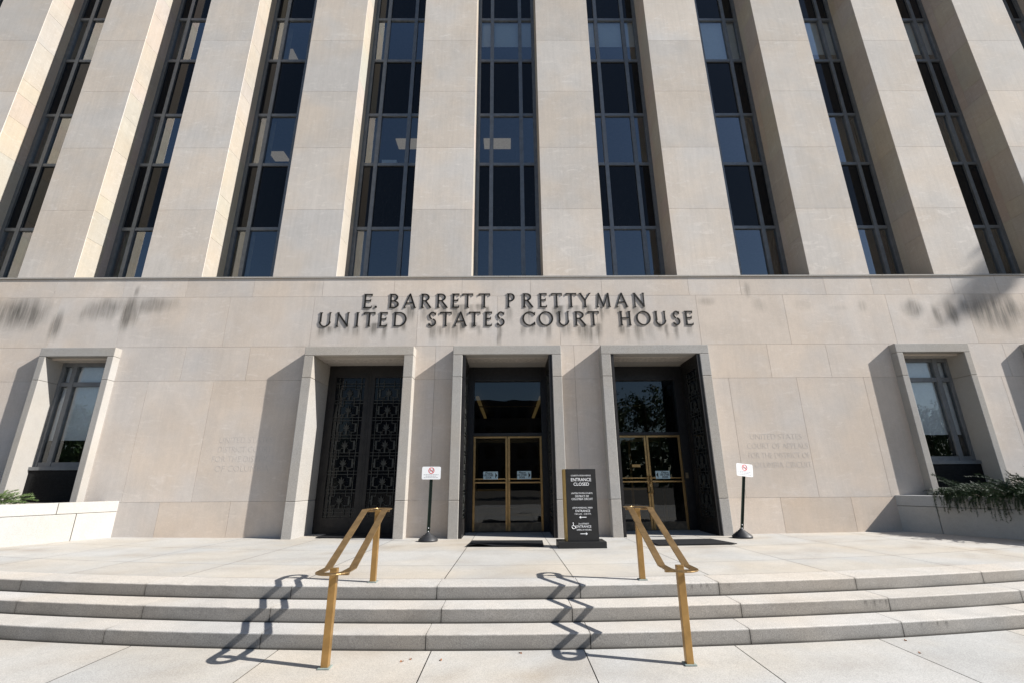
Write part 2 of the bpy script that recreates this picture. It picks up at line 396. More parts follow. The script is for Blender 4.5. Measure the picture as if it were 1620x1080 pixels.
def wall_stain(x, z):
    s = 0
    for cx, w, zt, ln, a in drips:
        d = abs(x-cx-.05*noise.noise((z*3, cx, 0)))
        if d < w*1.4 and zt-ln-.1 < z < zt+.03:
            f = (1-sstep(w*.35, w*1.3, d))*(sstep(zt-ln, zt-ln*.25, z))*(1-sstep(zt-.02, zt+.03, z))
            s = max(s, 1.15*a*f*(.85+.3*noise.noise((x*6, z*1.5, 5))))
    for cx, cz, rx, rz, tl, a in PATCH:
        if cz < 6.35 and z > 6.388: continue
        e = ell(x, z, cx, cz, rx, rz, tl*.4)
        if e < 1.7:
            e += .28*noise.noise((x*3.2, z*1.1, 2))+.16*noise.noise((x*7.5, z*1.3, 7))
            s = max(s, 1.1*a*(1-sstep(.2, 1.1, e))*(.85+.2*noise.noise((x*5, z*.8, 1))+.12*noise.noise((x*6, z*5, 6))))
    if z < 5.35 and z > 4.9: s += .10*max(0, noise.noise((x*6, z*2, 8)))
    if z < 1.22: s += .12*max(0, noise.noise((x*2, z*3, 3)))*sstep(1.2, .4, z)
    s += .10*max(0, noise.noise((x*1.1, z*.9, 11)))
    return max(0, min(.92, s))
def stone_block(mb, x0, x1, z0, z1, yf, tint, depth=.05, gap=.005, du=0, fn=None):
    """one facing block: front face (subdivided when it carries stains) and its four joint faces"""
    x0 += gap; x1 -= gap; z0 += gap*.8; z1 -= gap*.8
    n = max(1, int((x1-x0)/du)) if du else 1; m = max(1, int((z1-z0)/du)) if du else 1
    vs = []; fs = []; st = []
    for a in range(n+1):
        for b2 in range(m+1):
            x = x0+(x1-x0)*a/n; z = z0+(z1-z0)*b2/m
            vs.append((x, yf, z)); st.append(fn(x, z) if fn else 0.)
    for a in range(n):
        for b2 in range(m): k = a*(m+1)+b2; fs.append((k, k+m+1, k+m+2, k+1))
    mb.add(vs, fs, tint, st)
    mb.add([(x0, yf, z0), (x1, yf, z0), (x1, yf+depth, z0), (x0, yf+depth, z0), (x0, yf, z1), (x1, yf, z1), (x1, yf+depth, z1), (x0, yf+depth, z1)],
           [(0, 3, 2, 1), (4, 5, 6, 7), (1, 2, 6, 5), (3, 0, 4, 7)], tint)
def cut(x0, x1, z0, z1):
    segs = [(x0, x1)]
    for a, b_, za, zb in openings:
        if (z0+z1)/2 > zb or (z0+z1)/2 < za: continue
        out = []
        for s0, s1 in segs:
            if s1 <= a or s0 >= b_: out.append((s0, s1)); continue
            if s0 < a: out.append((s0, a))
            if s1 > b_: out.append((b_, s1))
        segs = out
    return segs
COURSES = [(.25, 1.2, [-20.6, -13, -11.3, -9.9, -8.24, -6.58, -5.0, -1.9, 1.7, 5.0, 6.45, 8.14, 9.8, 11.5, 13.2, 20.6], .14),
           (1.2, 4.11, [-20.6, -13.1, -11.0, -9.16, -7.51, -5.2, -1.9, 1.7, 5.64, 7.39, 9.12, 11.0, 12.7, 20.6], .16),
           (4.11, 4.68, [-20.6, -13.6, -11.9, -10.1, -8.38, -6.72, -5.0, -1.9, 1.7, 4.95, 6.77, 8.32, 10.0, 11.8, 13, 20.6], .14),
           (4.68, 5.0, [-20.6, -13.6, -11.9, -10.1, -8.38, -6.72, -5.0, -1.9, 1.7, 4.95, 6.77, 8.32, 10.0, 11.8, 13, 20.6], .14),
           (5.0, 6.387, [-20.6, -13.8, -12.0, -10.23, -7.47, -5.21, -2.42, -.3, 1.36, 2.37, 5.07, 7.44, 10.24, 12.4, 14, 20.6], .042),
           (6.387, 6.93, [-20.6, -14.1, -12.23, -10.4, -8.71, -6.9, -5.03, -3.1, -1.26, .6, 2.54, 4.91, 6.33, 8.65, 9.95, 11.01, 12.16, 13.4, 20.6], .055)]
wall = HB(); tint_memo = {}
for z0, z1, xs, du in COURSES:
    warm = z0 < 1.1
    for i in range(len(xs)-1):
        key = (round(z1, 2) if z0 not in (4.11, 4.68) else 'c3', i)
        t = tint_memo.setdefault(key, ntint(.05, .018))
        if warm: t = (t[0]*1.0, t[1]*.955, t[2]*.90) if i % 3 else t
        for a, b_ in cut(xs[i], xs[i+1], z0, z1):
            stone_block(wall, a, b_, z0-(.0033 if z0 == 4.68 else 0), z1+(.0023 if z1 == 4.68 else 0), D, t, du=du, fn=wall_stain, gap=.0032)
    wall.mi = 1
    for a, b_ in cut(-20.6, 20.6, z0, z1): wall.box(a, b_, D+.012, D+.5, z0, z1)
    wall.mi = 0
wall.build('lower_wall', [M['limestone'], M['wall_joint']], house)
lg = HB()
for k in range(20):
    lg.box(-20.6+2.06*k+.004, -18.54+2.06*k-.004, D-.03, D+.9, 6.932, LEDGE, ntint(.06, .02))
lg.build('ledge', M['granite'], house)

# piers
PIER = [(-17.0, -15.35), (-13.363, -11.835), (-10.013, -8.375), (-6.438, -4.715), (-2.745, -1.015), (.96, 2.697), (4.647, 6.393), (8.309, 9.968), (11.767, 13.307), (15.25, 17.0)]
PIER = [(-20.6, -18.9)]+PIER+[(18.8, 20.6)]
PJ = [LEDGE, 9.085, 11.22, 13.35, 15.45, 17.55, 19.65, 21.75, PIER_TOP]
for i, (a, b_) in enumerate(PIER):
    p = HB()
    off = .0 if i % 2 else .012
    for k in range(len(PJ)-1):
        t = ntint(.075, .016)
        p.box(a, b_, D+.002, D+.02, PJ[k]+.003, PJ[k+1]-.003, t)
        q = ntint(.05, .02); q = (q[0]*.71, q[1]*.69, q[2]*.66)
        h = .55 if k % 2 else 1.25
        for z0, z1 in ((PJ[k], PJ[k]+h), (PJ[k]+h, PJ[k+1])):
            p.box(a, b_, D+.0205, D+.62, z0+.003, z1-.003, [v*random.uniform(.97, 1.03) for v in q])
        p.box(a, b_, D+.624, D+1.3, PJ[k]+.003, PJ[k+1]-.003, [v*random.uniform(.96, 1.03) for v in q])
    p.mi = 1; p.box(a+.01, b_-.01, D+.03, D+1.29, LEDGE, PIER_TOP-.02)
    p.build('pier', [M['pier'], M['wall_joint']], house)
ro = HB(); ro.box(-20.6, 20.6, D+.05, D+12, PIER_TOP, PIER_TOP+1.2); ro.box(-20.6, 20.6, D+1.35, D+12, PIER_TOP-.3, PIER_TOP-.002)
ro.build('roof', M['pier'], house)
rw = HB(); rw.box(-20.6, 20.6, D+12.01, D+12.4, -.2, PIER_TOP+1.2)
for sx in (-1, 1): rw.box(*sorted((sx*20.6, sx*20.3)), D+.55, D+12, -.2, PIER_TOP-.31)
rw.build('outer_wall', M['pier'], house)

# tall strip windows
TR = [LEDGE, 8.988, 11.302, 13.255, 15.574, 17.486, 19.83, 21.77, PIER_TOP-.3]
BAYS = [(PIER[i][1], PIER[i+1][0]) for i in range(len(PIER)-1)]
def curtain(mb, x0, x1, y, z0, z1, amp=.035, wl=.16):
    n = max(4, int((x1-x0)/.02)); vs = []; fs = []
    for k in range(n+1):
        x = x0+(x1-x0)*k/n; yy = y+amp*math.sin(2*math.pi*x/wl)+.4*amp*math.sin(5.1*x/wl)
        vs += [(x, yy, z0), (x, yy+.004*math.sin(x*40), z1)]
    for k in range(n): fs.append((2*k, 2*k+2, 2*k+3, 2*k+1))
    mb.add(vs, fs)
for i, (a, b_) in enumerate(BAYS):
    w = b_-a; fw = .11; k = w/1.975
    m1a, m1b = a+.43*k, a+.55*k; m2a, m2b = b_-.57*k, b_-.45*k
    fr = HB()
    for x0, x1 in ((a-.02, a+fw), (m1a, m1b), (m2a, m2b), (b_-fw, b_+.02)):
        fr.box(x0, x1, YG, YG+.14, LEDGE+.002, PIER_TOP-.3)
    for z in TR[1:-1]:
        for x0, x1 in ((a+fw, m1a), (m1b, m2a), (m2b, b_-fw)):
            fr.box(x0+.001, x1-.001, YG+.012, YG+.12, z-.05, z+.05)
    for x0, x1 in ((a+fw, m1a), (m1b, m2a), (m2b, b_-fw)): fr.box(x0+.001, x1-.001, YG+.012, YG+.12, LEDGE+.002, LEDGE+.05)
    f = fr.build('tall_window', M['aluminium'], house)
    bl = HB()
    for r in range(len(TR)-1):
        z0, z1 = TR[r]+.05, TR[r+1]-.05
        for q, (x0, x1) in enumerate(((a+fw, m1a), (m1b, m2a), (m2b, b_-fw))):
            pn = HB(); pn.keep = r % 2 == 0
            if r % 2: pn.box(x0+.001, x1-.001, YG+.055, YG+.08, z0+.001, z1-.001).build('spandrel_panel', M['spandrel'], f)
            else: pn.add([(x0, YG+.06, z0), (x1, YG+.06, z0), (x1, YG+.06, z1), (x0, YG+.06, z1)], [(0, 1, 2, 3)]).build('glass_pane', M['glass'], f)
        if r % 2 == 0:
            for on, mt, x0, x1 in ((i <= 4, 'curtain', a+.03, m1a+(.0 if i == 4 else .2)), (i <= 2, 'curtain', m2a, b_-.03), (i >= 7 and r < 6, 'brown_curtain', m2a+.1, b_-.03)):
                if on:
                    cu = HB(); curtain(cu, x0, x1, YG+.22+.02*r, z0-.05, z1+.05); cu.build('curtain', M[mt], f, smooth=True)
            if r == 4 and i in (5, 6): bl.box(a+.05, b_-.05, YG+.15, YG+.155, z0+(z1-z0)*.40, z1+.06)
            if r == 4 and i in (7, 8, 9): bl.box(a+.05, b_-.05, YG+.15, YG+.155, z0+(z1-z0)*(.0 if i == 7 else .2), z1+.06)
    if bl.v: bl.build('roller_blind', M['blind'], f)
# storeys behind the strip windows
inn = HB()
for z0, z1 in ((9.06, 11.2), (13.33, 15.5), (17.56, 19.76), (21.9, 23.6)): inn.box(-20, 20, YG+.2, YG+6, z0, z1)
inn.box(-20, 20, YG+5.9, YG+6.2, 6.5, 24)
inn.box(-20, 20, YG+.2, YG+6, 6.2, 6.95)
for xx in (-8.9, -1.9, 5.5, 11.0): inn.box(xx-.05, xx+.05, YG+.5, YG+5.9, 6.95, 23.7)
inn.build('storeys', M['interior'], house)
for x0, x1, y0, y1, z in ((-.86, .11, 13.25, 13.75, 13.33), (-4.0, -2.95, 13.25, 13.75, 13.33), (-9.0, -8.3, 13.9, 14.4, 13.33), (-8.75, -8.25, 13.3, 14.3, 17.56)):
    l = HB(); l.box(x0, x1, y0+.2, y1+.2, z-.05, z-.003); l.build('ceiling_lamp', M['lamp'], house)
wb = HB(); wb.box(-4.1, -3.62, YG+.2, YG+.5, 11.35, 11.62); wb.build('white_box', M['white_card'], house)

# stone surrounds of doors and small windows
def surround(a, b_, ztop, zbot, wd, proj, back, name):
    s = HB(); yf = D-proj; h = .235
    js = [zbot]+[z for z in (1.2, 4.11) if zbot < z < ztop]+[ztop]
    for x0, x1 in ((a-wd, a), (b_, b_+wd)):
        for k in range(len(js)-1):
            t = ntint(.05, .015)
            s.box(x0, x1, yf, back, js[k]+.003, js[k+1]-.002, t)
    # header with mitred ends, its soffit runs back to the doors
    t = ntint(.04, .01)
    s.box(a-wd, b_+wd, yf, back, ztop+.002, ztop+h, t)
    return s.build(name, M['granite'], house, bevel=.012)
for a, b_ in DOORS: surround(a, b_, 4.68, .2, .24, .30, 12.75, 'door_surround')
for a, b_ in GWIN: surround(a, b_, 4.715, 1.0, .165, .195, 12.0, 'window_surround')

# small ground-floor windows
for gi, (a, b_) in enumerate(GWIN):
    y0 = 11.72; fr = HB()
    cx = (a+b_)/2
    for x0, x1 in ((a, a+.07), (cx-.5, cx-.385), (cx+.385, cx+.5), (b_-.07, b_)): fr.box(x0, x1, y0, y0+.12, 2.02, 4.69)
    for x0, x1 in ((a+.07, cx-.5), (cx-.385, cx+.385), (cx+.5, b_-.07)):
        for z0, z1 in ((2.02, 2.14), (4.05, 4.16), (4.58, 4.69)): fr.box(x0+.001, x1-.001, y0+.01, y0+.11, z0, z1)
    fr.box(a+.002, b_-.002, y0-.12, y0+.0, 1.95, 2.03)
    f = fr.build('small_window', M['grey_frame'], house)
    for x0, x1 in ((a+.07, cx-.5), (cx-.385, cx+.385), (cx+.5, b_-.07)):
        for z0, z1 in ((2.14, 4.05), (4.16, 4.58)):
            gl = HB(); gl.keep = True; gl.add([(x0, y0+.05, z0), (x1, y0+.05, z0), (x1, y0+.05, z1), (x0, y0+.05, z1)], [(0, 1, 2, 3)]); gl.build('glass_pane', M['low_glass'], f)
    bl = HB(); bl.box(a+.03, b_-.03, y0+.135, y0+.139, 2.68, 4.66); bl.build('roller_blind', M['blind'], f)
    lo = HB(); lo.box(a+.003, b_-.003, y0-.09, y0+.3, 1.0, 1.948)
    for k in range(12): lo.box(a+.16, b_-.06, y0-.104, y0-.0905, 1.2+.055*k, 1.225+.055*k)
    lo.build('vent_panel', M['vent'], f)
    ib = HB(); ib.box(a-.12, a-.1, y0+.3, y0+1.6, 1, 4.75); ib.box(b_+.1, b_+.12, y0+.3, y0+1.6, 1, 4.75); ib.box(a-.1, b_+.1, y0+1.6, y0+1.7, 1.0, 4.75); ib.box(a-.1, b_+.1, y0+.3, y0+1.6, 4.72, 4.75); ib.build('room_wall', M['dark_interior'], f)

# bronze gates
GW, GH, GZ0 = 1.125, 4.30, .39
def gate_leaf():
    """local: hinge edge at x=0, free edge at x=GW, outer face at y=0"""
    fr = MB(); th = .07; gx0, gx1, gz0, gz1 = .21, .985, .40, 3.98
    fr.box(0, gx0, 0, th, 0, GH); fr.box(gx1, GW-.004, 0, th, 0, GH)
    fr.box(gx0, gx1, .001, th-.001, 0, gz0); fr.box(gx0, gx1, .001, th-.001, gz1, GH)
    fr.box(gx0+.10, gx1-.10, -.006, .0008, .08, .30)
    fr.box(.06, .075, -.008, 0, .1, GH-.1); fr.box(GW-.05, GW-.035, -.008, 0, .1, GH-.1)
    
    bk = MB(); bk.box(gx0-.004, gx1+.004, th*.62, th*.72, gz0-.004, gz1+.004)
    la = MB(); y0, y1 = .008, .026; w = .014
    la.box(gx0+.085, gx0+.085+w, y0, y1, gz0, gz1); la.box(gx1-.085-w, gx1-.085, y0, y1, gz0, gz1)
    la.box(gx0+.002, gx1-.002, y0+.001, y1-.001, gz0+.03, gz0+.03+w)
    rows_ = [3.81-.457*k for k in range(8)]
    cx = (gx0+gx1)/2
    for z in rows_:
        for dz in (0, -.08): la.box(gx0+.002, gx1-.002, y0-.002, y1-.004, z+dz-w/2, z+dz+w/2)
        for dx in (-.14, .14): la.box(cx+dx-w/2, cx+dx+w/2, y0+.002, y1+.002, z-.15, z+.09)
        if z-.44 < gz0: continue
        zc = z-.08-.377/2          # centre of the cell below the bars
        for s in (-1, 1):
            la.box(*sorted((cx+s*.14, cx+s*.26)), y0+.003, y1+.001, z-.165, z-.15)
            la.box(*sorted((cx+s*.215, cx+s*.262)), y0+.002, y1+.003, zc-.11, z-.165)
            la.box(*sorted((cx+s*.262, cx+s*.30)), y0+.004, y1, zc-.01, zc+.008)
            la.box(*sorted((cx+s*.115, cx+s*.215)), y0+.004, y1, zc-.125, zc-.108)
            # scroll at the foot of the palmette
            pts = [(cx+s*(.05+.055*math.cos(t)), (y0+y1)/2, zc-.12+.055*math.sin(t)) for t in [math.pi*(1-q/8) for q in range(9)]]
            la.tube(pts, .008, 5); la.tube([(cx+s*.105, (y0+y1)/2, zc-.12), (cx+s*.105, (y0+y1)/2, zc-.18)], .008, 5)
        for k, (ang, ln, wd) in enumerate(((0, .20, .042), (.42, .165, .034), (-.42, .165, .034), (.85, .12, .028), (-.85, .12, .028))):
            bx, bz = cx, zc-.06; dx, dz = math.sin(ang), math.cos(ang); px, pz = dz, -dx
            la.prism([(bx-px*.008, bz-pz*.008), (bx+px*.008, bz+pz*.008), (bx+dx*ln*.6+px*wd/2, bz+dz*ln*.6+pz*wd/2), (bx+dx*ln, bz+dz*ln), (bx+dx*ln*.6-px*wd/2, bz+dz*ln*.6-pz*wd/2)], y0+.001*k-.01, y1+.001*k)
        la.box(cx-.018, cx+.018, y0-.008, y1+.006, zc-.19, zc-.06)
    return fr, la, bk
fr_mb, la_mb, bk_mb = gate_leaf()
fr_me = fr_mb.mesh('bronze_gate', M['bronze']); la_me = la_mb.mesh('lattice', M['verdigris']); bk_me = bk_mb.mesh('dark_glass', M['spandrel'])
def place_leaf(x, y, rz, flip):
    o = bpy.data.objects.new('bronze_gate', fr_me); C.objects.link(o); o.parent = house
    o.location = (x, y-D, GZ0-.02); o.rotation_euler = (0, 0, rz); o.scale = (-1 if flip else 1, 1, 1)
    l = bpy.data.objects.new('lattice', la_me); C.objects.link(l); l.parent = o
    k = bpy.data.objects.new('dark_glass', bk_me); C.objects.link(k); k.parent = o
    return o
place_leaf(-4.905, 12.2, 0, False); place_leaf(-2.66, 12.2, 0, True)
for a, b_ in DOORS[1:]:
    place_leaf(a+.078, 12.25, math.pi/2, True)       # folded back against the left jamb
    place_leaf(b_-.078, 12.25, -math.pi/2, False)
hd = HB(); hd.box(-4.918, -2.647, 12.26, 12.4, 4.665, 4.679); hd.box(-4.918, -2.647, 12.3, 12.4, .3, 4.66)
hd.build('gate_backing', M['bronze'], house)

# glass doors with transoms
def glass_entrance(cx, a, b_, extra):
    yd = 12.5; hw = .92; ztop = 2.775; z0 = .385
    f = HB()
    f.box(a+.002, cx-hw, yd-.06, yd+.16, .3, 4.677); f.box(cx+hw, b_-.002, yd-.06, yd+.16, .3, 4.677)
    f.box(cx-hw, cx+hw, yd-.058, yd+.158, 4.29, 4.677); f.box(cx-hw, cx+hw, yd-.058, yd+.158, ztop+.005, 2.86)
    f.box(cx-hw, cx+hw, yd-.07, yd+.16, .3, z0)
    fo = f.build('door_frame', M['black_metal'], house, bevel=.006)
    t = HB(); t.keep = True; t.add([(cx-hw, yd+.05, 2.86), (cx+hw, yd+.05, 2.86), (cx+hw, yd+.05, 4.29), (cx-hw, yd+.05, 4.29)], [(0, 1, 2, 3)])
    t.build('transom_glass', M['door_glass'], fo)
    for side in (0, 1):
        x0, x1 = (cx-hw+.004, cx-.006) if side == 0 else (cx+.006, cx+hw-.004)
        s = .056; d = HB()
        d.box(x0, x0+s, yd-.02, yd+.04, z0+.012, ztop); d.box(x1-s, x1, yd-.02, yd+.04, z0+.012, ztop)
        d.box(x0+s, x1-s, yd-.019, yd+.039, ztop-.05, ztop)
        d.box(x0+s, x1-s, yd-.015, yd+.035, 1.655, 1.69)
        do = d.build('glass_door', M['brass'], house, bevel=.004)
        p = HB(); p.keep = True; p.add([(x0+s, yd+.01, .6), (x1-s, yd+.01, .6), (x1-s, yd+.01, ztop-.05), (x0+s, yd+.01, ztop-.05)], [(0, 1, 2, 3)]); p.build('pane', M['door_glass'], do)
        k = HB(); k.box(x0+s, x1-s, yd-.017, yd+.037, z0+.012, .6); k.build('kick_plate', M['dull_brass'], do)
        pb = HB(); pb.box(x0+.01, x1-.01, yd-.085, yd-.065, 1.565, 1.60)
        for xx in (x0+.02, x1-.04): pb.box(xx, xx+.02, yd-.066, yd-.019, 1.57, 1.595)
        if side == 0: pb.box(x0+s+.003, x1-s-.003, yd+.041, yd+.07, 1.37, 1.425)
        pb.build('push_bar', M['brass'], do)
        if extra:
            h = HB(); xx = x1-.035 if side == 0 else x0+.035
            h.tube([(xx, yd-.02, 1.72), (xx, yd-.10, 1.72), (xx, yd-.10, 1.30), (xx, yd-.02, 1.30)], .016, 8)
            if side == 0: h.box(xx-.02, xx+.05, yd-.06, yd-.022, 1.45, 1.52)
            h.build('handle', M['brass'], do)
            if side == 0:
                q = HB(); q.box(x1-.42, x1-.2, yd-.004, yd+.008, 1.95, 2.02); q.build('name_plate', M['brass'], do)
glass_entrance(-.04, *DOORS[1], False); glass_entrance(3.69, *DOORS[2], True)
lk = HB(); lk.box(4.63, 4.70, 12.40, 12.438, 1.66, 1.80); lk.build('card_reader', M['dull_brass'], house)
# lobby behind the doors
lob = HB()
lob.box(-5.4, 5.4, 12.76, 25, .2, .378); lob.box(-5.4, 5.4, 12.76, 25, 4.7, 4.9); lob.box(-5.4, 5.4, 25, 25.2, .2, 4.9)
lob.box(-5.5, -5.4, 12.76, 25, .2, 4.9); lob.box(5.4, 5.5, 12.76, 25, .2, 4.9)
for xx in (-1.9, 1.85): lob.box(xx-.2, xx+.2, 12.76, 15, .378, 4.7)
lob.build('lobby', M['dark_interior'], house)
for cx in (-.04, 3.69):
    v = HB()
    for xx in (cx-.98, cx-.03, cx+.92): v.box(xx, xx+.07, 14.3, 14.36, .38, 2.95)
    v.box(cx-.91, cx-.03, 14.301, 14.359, 2.75, 2.86); v.box(cx+.04, cx+.92, 14.301, 14.359, 2.75, 2.86)
    v.box(cx-.9, cx+.9, 14.31, 14.35, 3.85, 3.88)
    v.build('inner_door_frame', M['brass'], house)
for xx in (-1.2, 1.1):
    l = HB(); l.box(xx, xx+.12, 16.3, 22, 4.5, 4.56); l.build('ceiling_lamp', M['lamp_strip'], house)

# carved inscriptions in the stone either side of the doors
M['carved'] = plain('carved_shadow_stone', (.47, .425, .385), .9, var=.08)
for cx, lines in ((-6.45, ('UNITED STATES', 'DISTRICT COURT', 'FOR THE DISTRICT', 'OF COLUMBIA')), (6.6, ('UNITED STATES', 'COURT OF APPEALS', 'FOR THE DISTRICT OF', 'COLUMBIA CIRCUIT'))):
    for k, s in enumerate(lines):
        ins = HB(); put_text(ins, s, cx, D-.0012, 2.56-.225*k, .20, fit=1.28 if len(s) < 15 else 1.5, extrude=.001, offset=-.004)
        ins.build('inscription_line', M['carved'], house)

# ================================================================ raised name on the wall
sign = empty('building_name', (0, D-.019, 6.0))
tag(sign, 'dark bronze raised letters in two rows spelling the court house name above the doorways', 'wall lettering')
def glyph(ch, w, h):
    """list of polygons in a w x h box: stems, thin strokes, curves and small serifs"""
    T, t = .112*h, .062*h; P = []
    def seg(x0, z0, x1, z1, a, b_=None):
        b_ = a if b_ is None else b_
        d = Vector((x1-x0, z1-z0)).normalized(); n = Vector((-d.y, d.x))
        P.append([(x0+n.x*a/2, z0+n.y*a/2), (x0-n.x*a/2, z0-n.y*a/2), (x1-n.x*b_/2, z1-n.y*b_/2), (x1+n.x*b_/2, z1+n.y*b_/2)])
    def stem(x, z0=0, z1=None, wd=T, s0=True, s1=True):
        z1 = h if z1 is None else z1; e = wd/2; f = .055*h; g_ = .04*h
        P.append([(x-e, z0), (x+e, z0), (x+e*.86, (z0+z1)/2), (x+e, z1), (x-e, z1), (x-e*.86, (z0+z1)/2)])
        for on, z, q in ((s0, z0, 1), (s1, z1, -1)):
            if on: P.append([(x-e-f, z), (x+e+f, z), (x+e*.9, z+q*g_*1.5), (x-e*.9, z+q*g_*1.5)])
    def hbar(x0, x1, z, wd=t, tip=0):
        P.append([(x0, z-wd/2), (x1, z-wd/2), (x1, z+wd/2), (x0, z+wd/2)])
        if tip: P.append([(x1-.035*h, z-wd/2-(tip < 0)*.08*h), (x1, z-wd/2-(tip < 0)*.10*h-(tip == 2)*.05*h), (x1+.012*h, z+wd/2+(tip > 0)*.10*h), (x1-.035*h, z+wd/2+(tip > 0)*.07*h)])
    def arc(cx, cz, rx, rz, a0, a1, thick=T, thin=t, n=14):
        for k in range(n):
            q = []
            for s in (k, k+1):
                a = math.radians(a0+(a1-a0)*s/n); wd = thin+(thick-thin)*abs(math.cos(a))
                q.append((a, wd))
            (a, wa), (b_, wb_) = q
            P.append([(cx+rx*math.cos(a), cz+rz*math.sin(a)), (cx+rx*math.cos(b_), cz+rz*math.sin(b_)), (cx+(rx-wb_)*math.cos(b_), cz+(rz-wb_*.95)*math.sin(b_)), (cx+(rx-wa)*math.cos(a), cz+(rz-wa*.95)*math.sin(a))])
    e = T/2+.03*h
    if ch == 'E': stem(e); hbar(e, w, h-t/2, tip=-1); hbar(e, w*.86, h*.52, tip=2); hbar(e, w, t/2, tip=1)
    elif ch == '.': P.append([(w/2+.075*h*math.cos(a*math.pi/6), .075*h+.075*h*math.sin(a*math.pi/6)) for a in range(12)])
    elif ch == 'I': stem(w/2)
    elif ch == 'T': stem(w/2, s1=False); hbar(w*.03, w*.97, h-t/2); P.append([(0, h-.17*h), (.03*h, h-.16*h), (.06*h, h), (.0, h)]); P.append([(w, h-.17*h), (w-.03*h, h-.16*h), (w-.06*h, h), (w, h)])
    elif ch == 'B': stem(e); arc(w*.42, h*.745, w*.46, h*.255, -90, 90); arc(w*.45, h*.255, w*.55, h*.262, -90, 90); hbar(e, w*.45, h-t/2); hbar(e, w*.47, h*.50); hbar(e, w*.47, t/2)
    elif ch == 'P': stem(e); arc(w*.45, h*.72, w*.55, h*.28, -90, 90); hbar(e, w*.46, h-t/2); hbar(e, w*.46, h*.44+t/2)
    elif ch == 'R': stem(e); arc(w*.36, h*.735, w*.46, h*.265, -90, 90); hbar(e, w*.38, h-t/2); hbar(e, w*.38, h*.47+t/2); seg(w*.40, h*.52, w*.92, .03*h, T*.95); P.append([(w*.8, 0), (w+.01, 0), (w*.96, .05*h), (w*.8, .06*h)])
    elif ch == 'A': seg(w*.06, 0, w*.5, h, t, t*1.1); seg(w*.5, h, w*.92, 0, T*.9, T); hbar(w*.25, w*.72, h*.34); P.append([(w*.5-T*.5, h*.985), (w*.5, h*1.03), (w*.5+T*.35, h*.96), (w*.5, h*.9)]); P.append([(-.01*h, 0), (w*.2, 0), (w*.13, .05*h), (w*.04, .05*h)]); P.append([(w*.8, 0), (w*1.03, 0), (w*.97, .05*h), (w*.84, .05*h)])
    elif ch == 'Y': stem(w/2, 0, h*.5, s1=False); seg(w*.5, h*.46, w*.1, h, T*.9); seg(w*.5, h*.46, w*.92, h, t); P.append([(-.0, h), (w*.24, h), (w*.18, .95*h), (w*.05, .95*h)]); P.append([(w*.8, h), (w, h), (w*.95, .95*h), (w*.85, .95*h)])
    elif ch == 'M': seg(w*.09, 0, w*.17, h, t*.9); seg(w*.17, h, w*.5, h*.02, T*.9); seg(w*.5, h*.02, w*.83, h, t); seg(w*.83, h, w*.91, 0, T*.95); P.append([(0, 0), (w*.2, 0), (w*.14, .05*h), (w*.05, .05*h)]); P.append([(w*.78, 0), (w, 0), (w*.97, .05*h), (w*.83, .05*h)])
    elif ch == 'N': stem(w*.13, wd=t); seg(w*.11, h*.97, w*.88, .02*h, T); stem(w*.88, wd=t, s0=False)
    elif ch == 'U': stem(w*.12, h*.34, s0=False); stem(w*.9, h*.34, wd=t, s0=False); arc(w*.5, h*.345, w*.5-.0, h*.365, 180, 360, T*.9, t)
    elif ch == 'D': stem(e); arc(w*.42, h*.5, w*.58, h*.5, -90, 90); hbar(e, w*.43, h-t/2); hbar(e, w*.43, t/2)
    elif ch == 'S': arc(w*.5, h*.745, w*.46, h*.265, 25, 262, T*.9); arc(w*.5, h*.26, w*.5, h*.27, -155, 82, T*.9); P.append([(w*.86, h*.78), (w*.94, h*.78), (w*.95, h*.99), (w*.88, h*.97)]); P.append([(w*.03, h*.02), (w*.1, h*.04), (w*.11, h*.22), (w*.03, h*.22)])
    elif ch == 'C': arc(w*.56, h*.5, w*.56, h*.51, 48, 312); P.append([(w*.88, h*.75), (w*.97, h*.74), (w, h*.97), (w*.93, h*.95)]); P.append([(w*.88, h*.25), (w*.97, h*.26), (w, h*.06), (w*.93, h*.06)])
    elif ch == 'O': arc(w*.5, h*.5, w*.5, h*.51, 0, 360, n=26)
    elif ch == 'H': stem(w*.16); stem(w*.84); hbar(w*.16, w*.84, h*.52)
    return P
for ch, a, b_, z0, z1 in LET:
    mb = MB(); w, h = b_-a, z1-z0
    for k, poly in enumerate(glyph(ch, w, h)): mb.prism(poly, -.0004*(k % 9), .0185-.0002*(k % 9))
    o = mb.build('raised_letter', M['letter'], sign); o.location = (a, 0, z0-6.0)

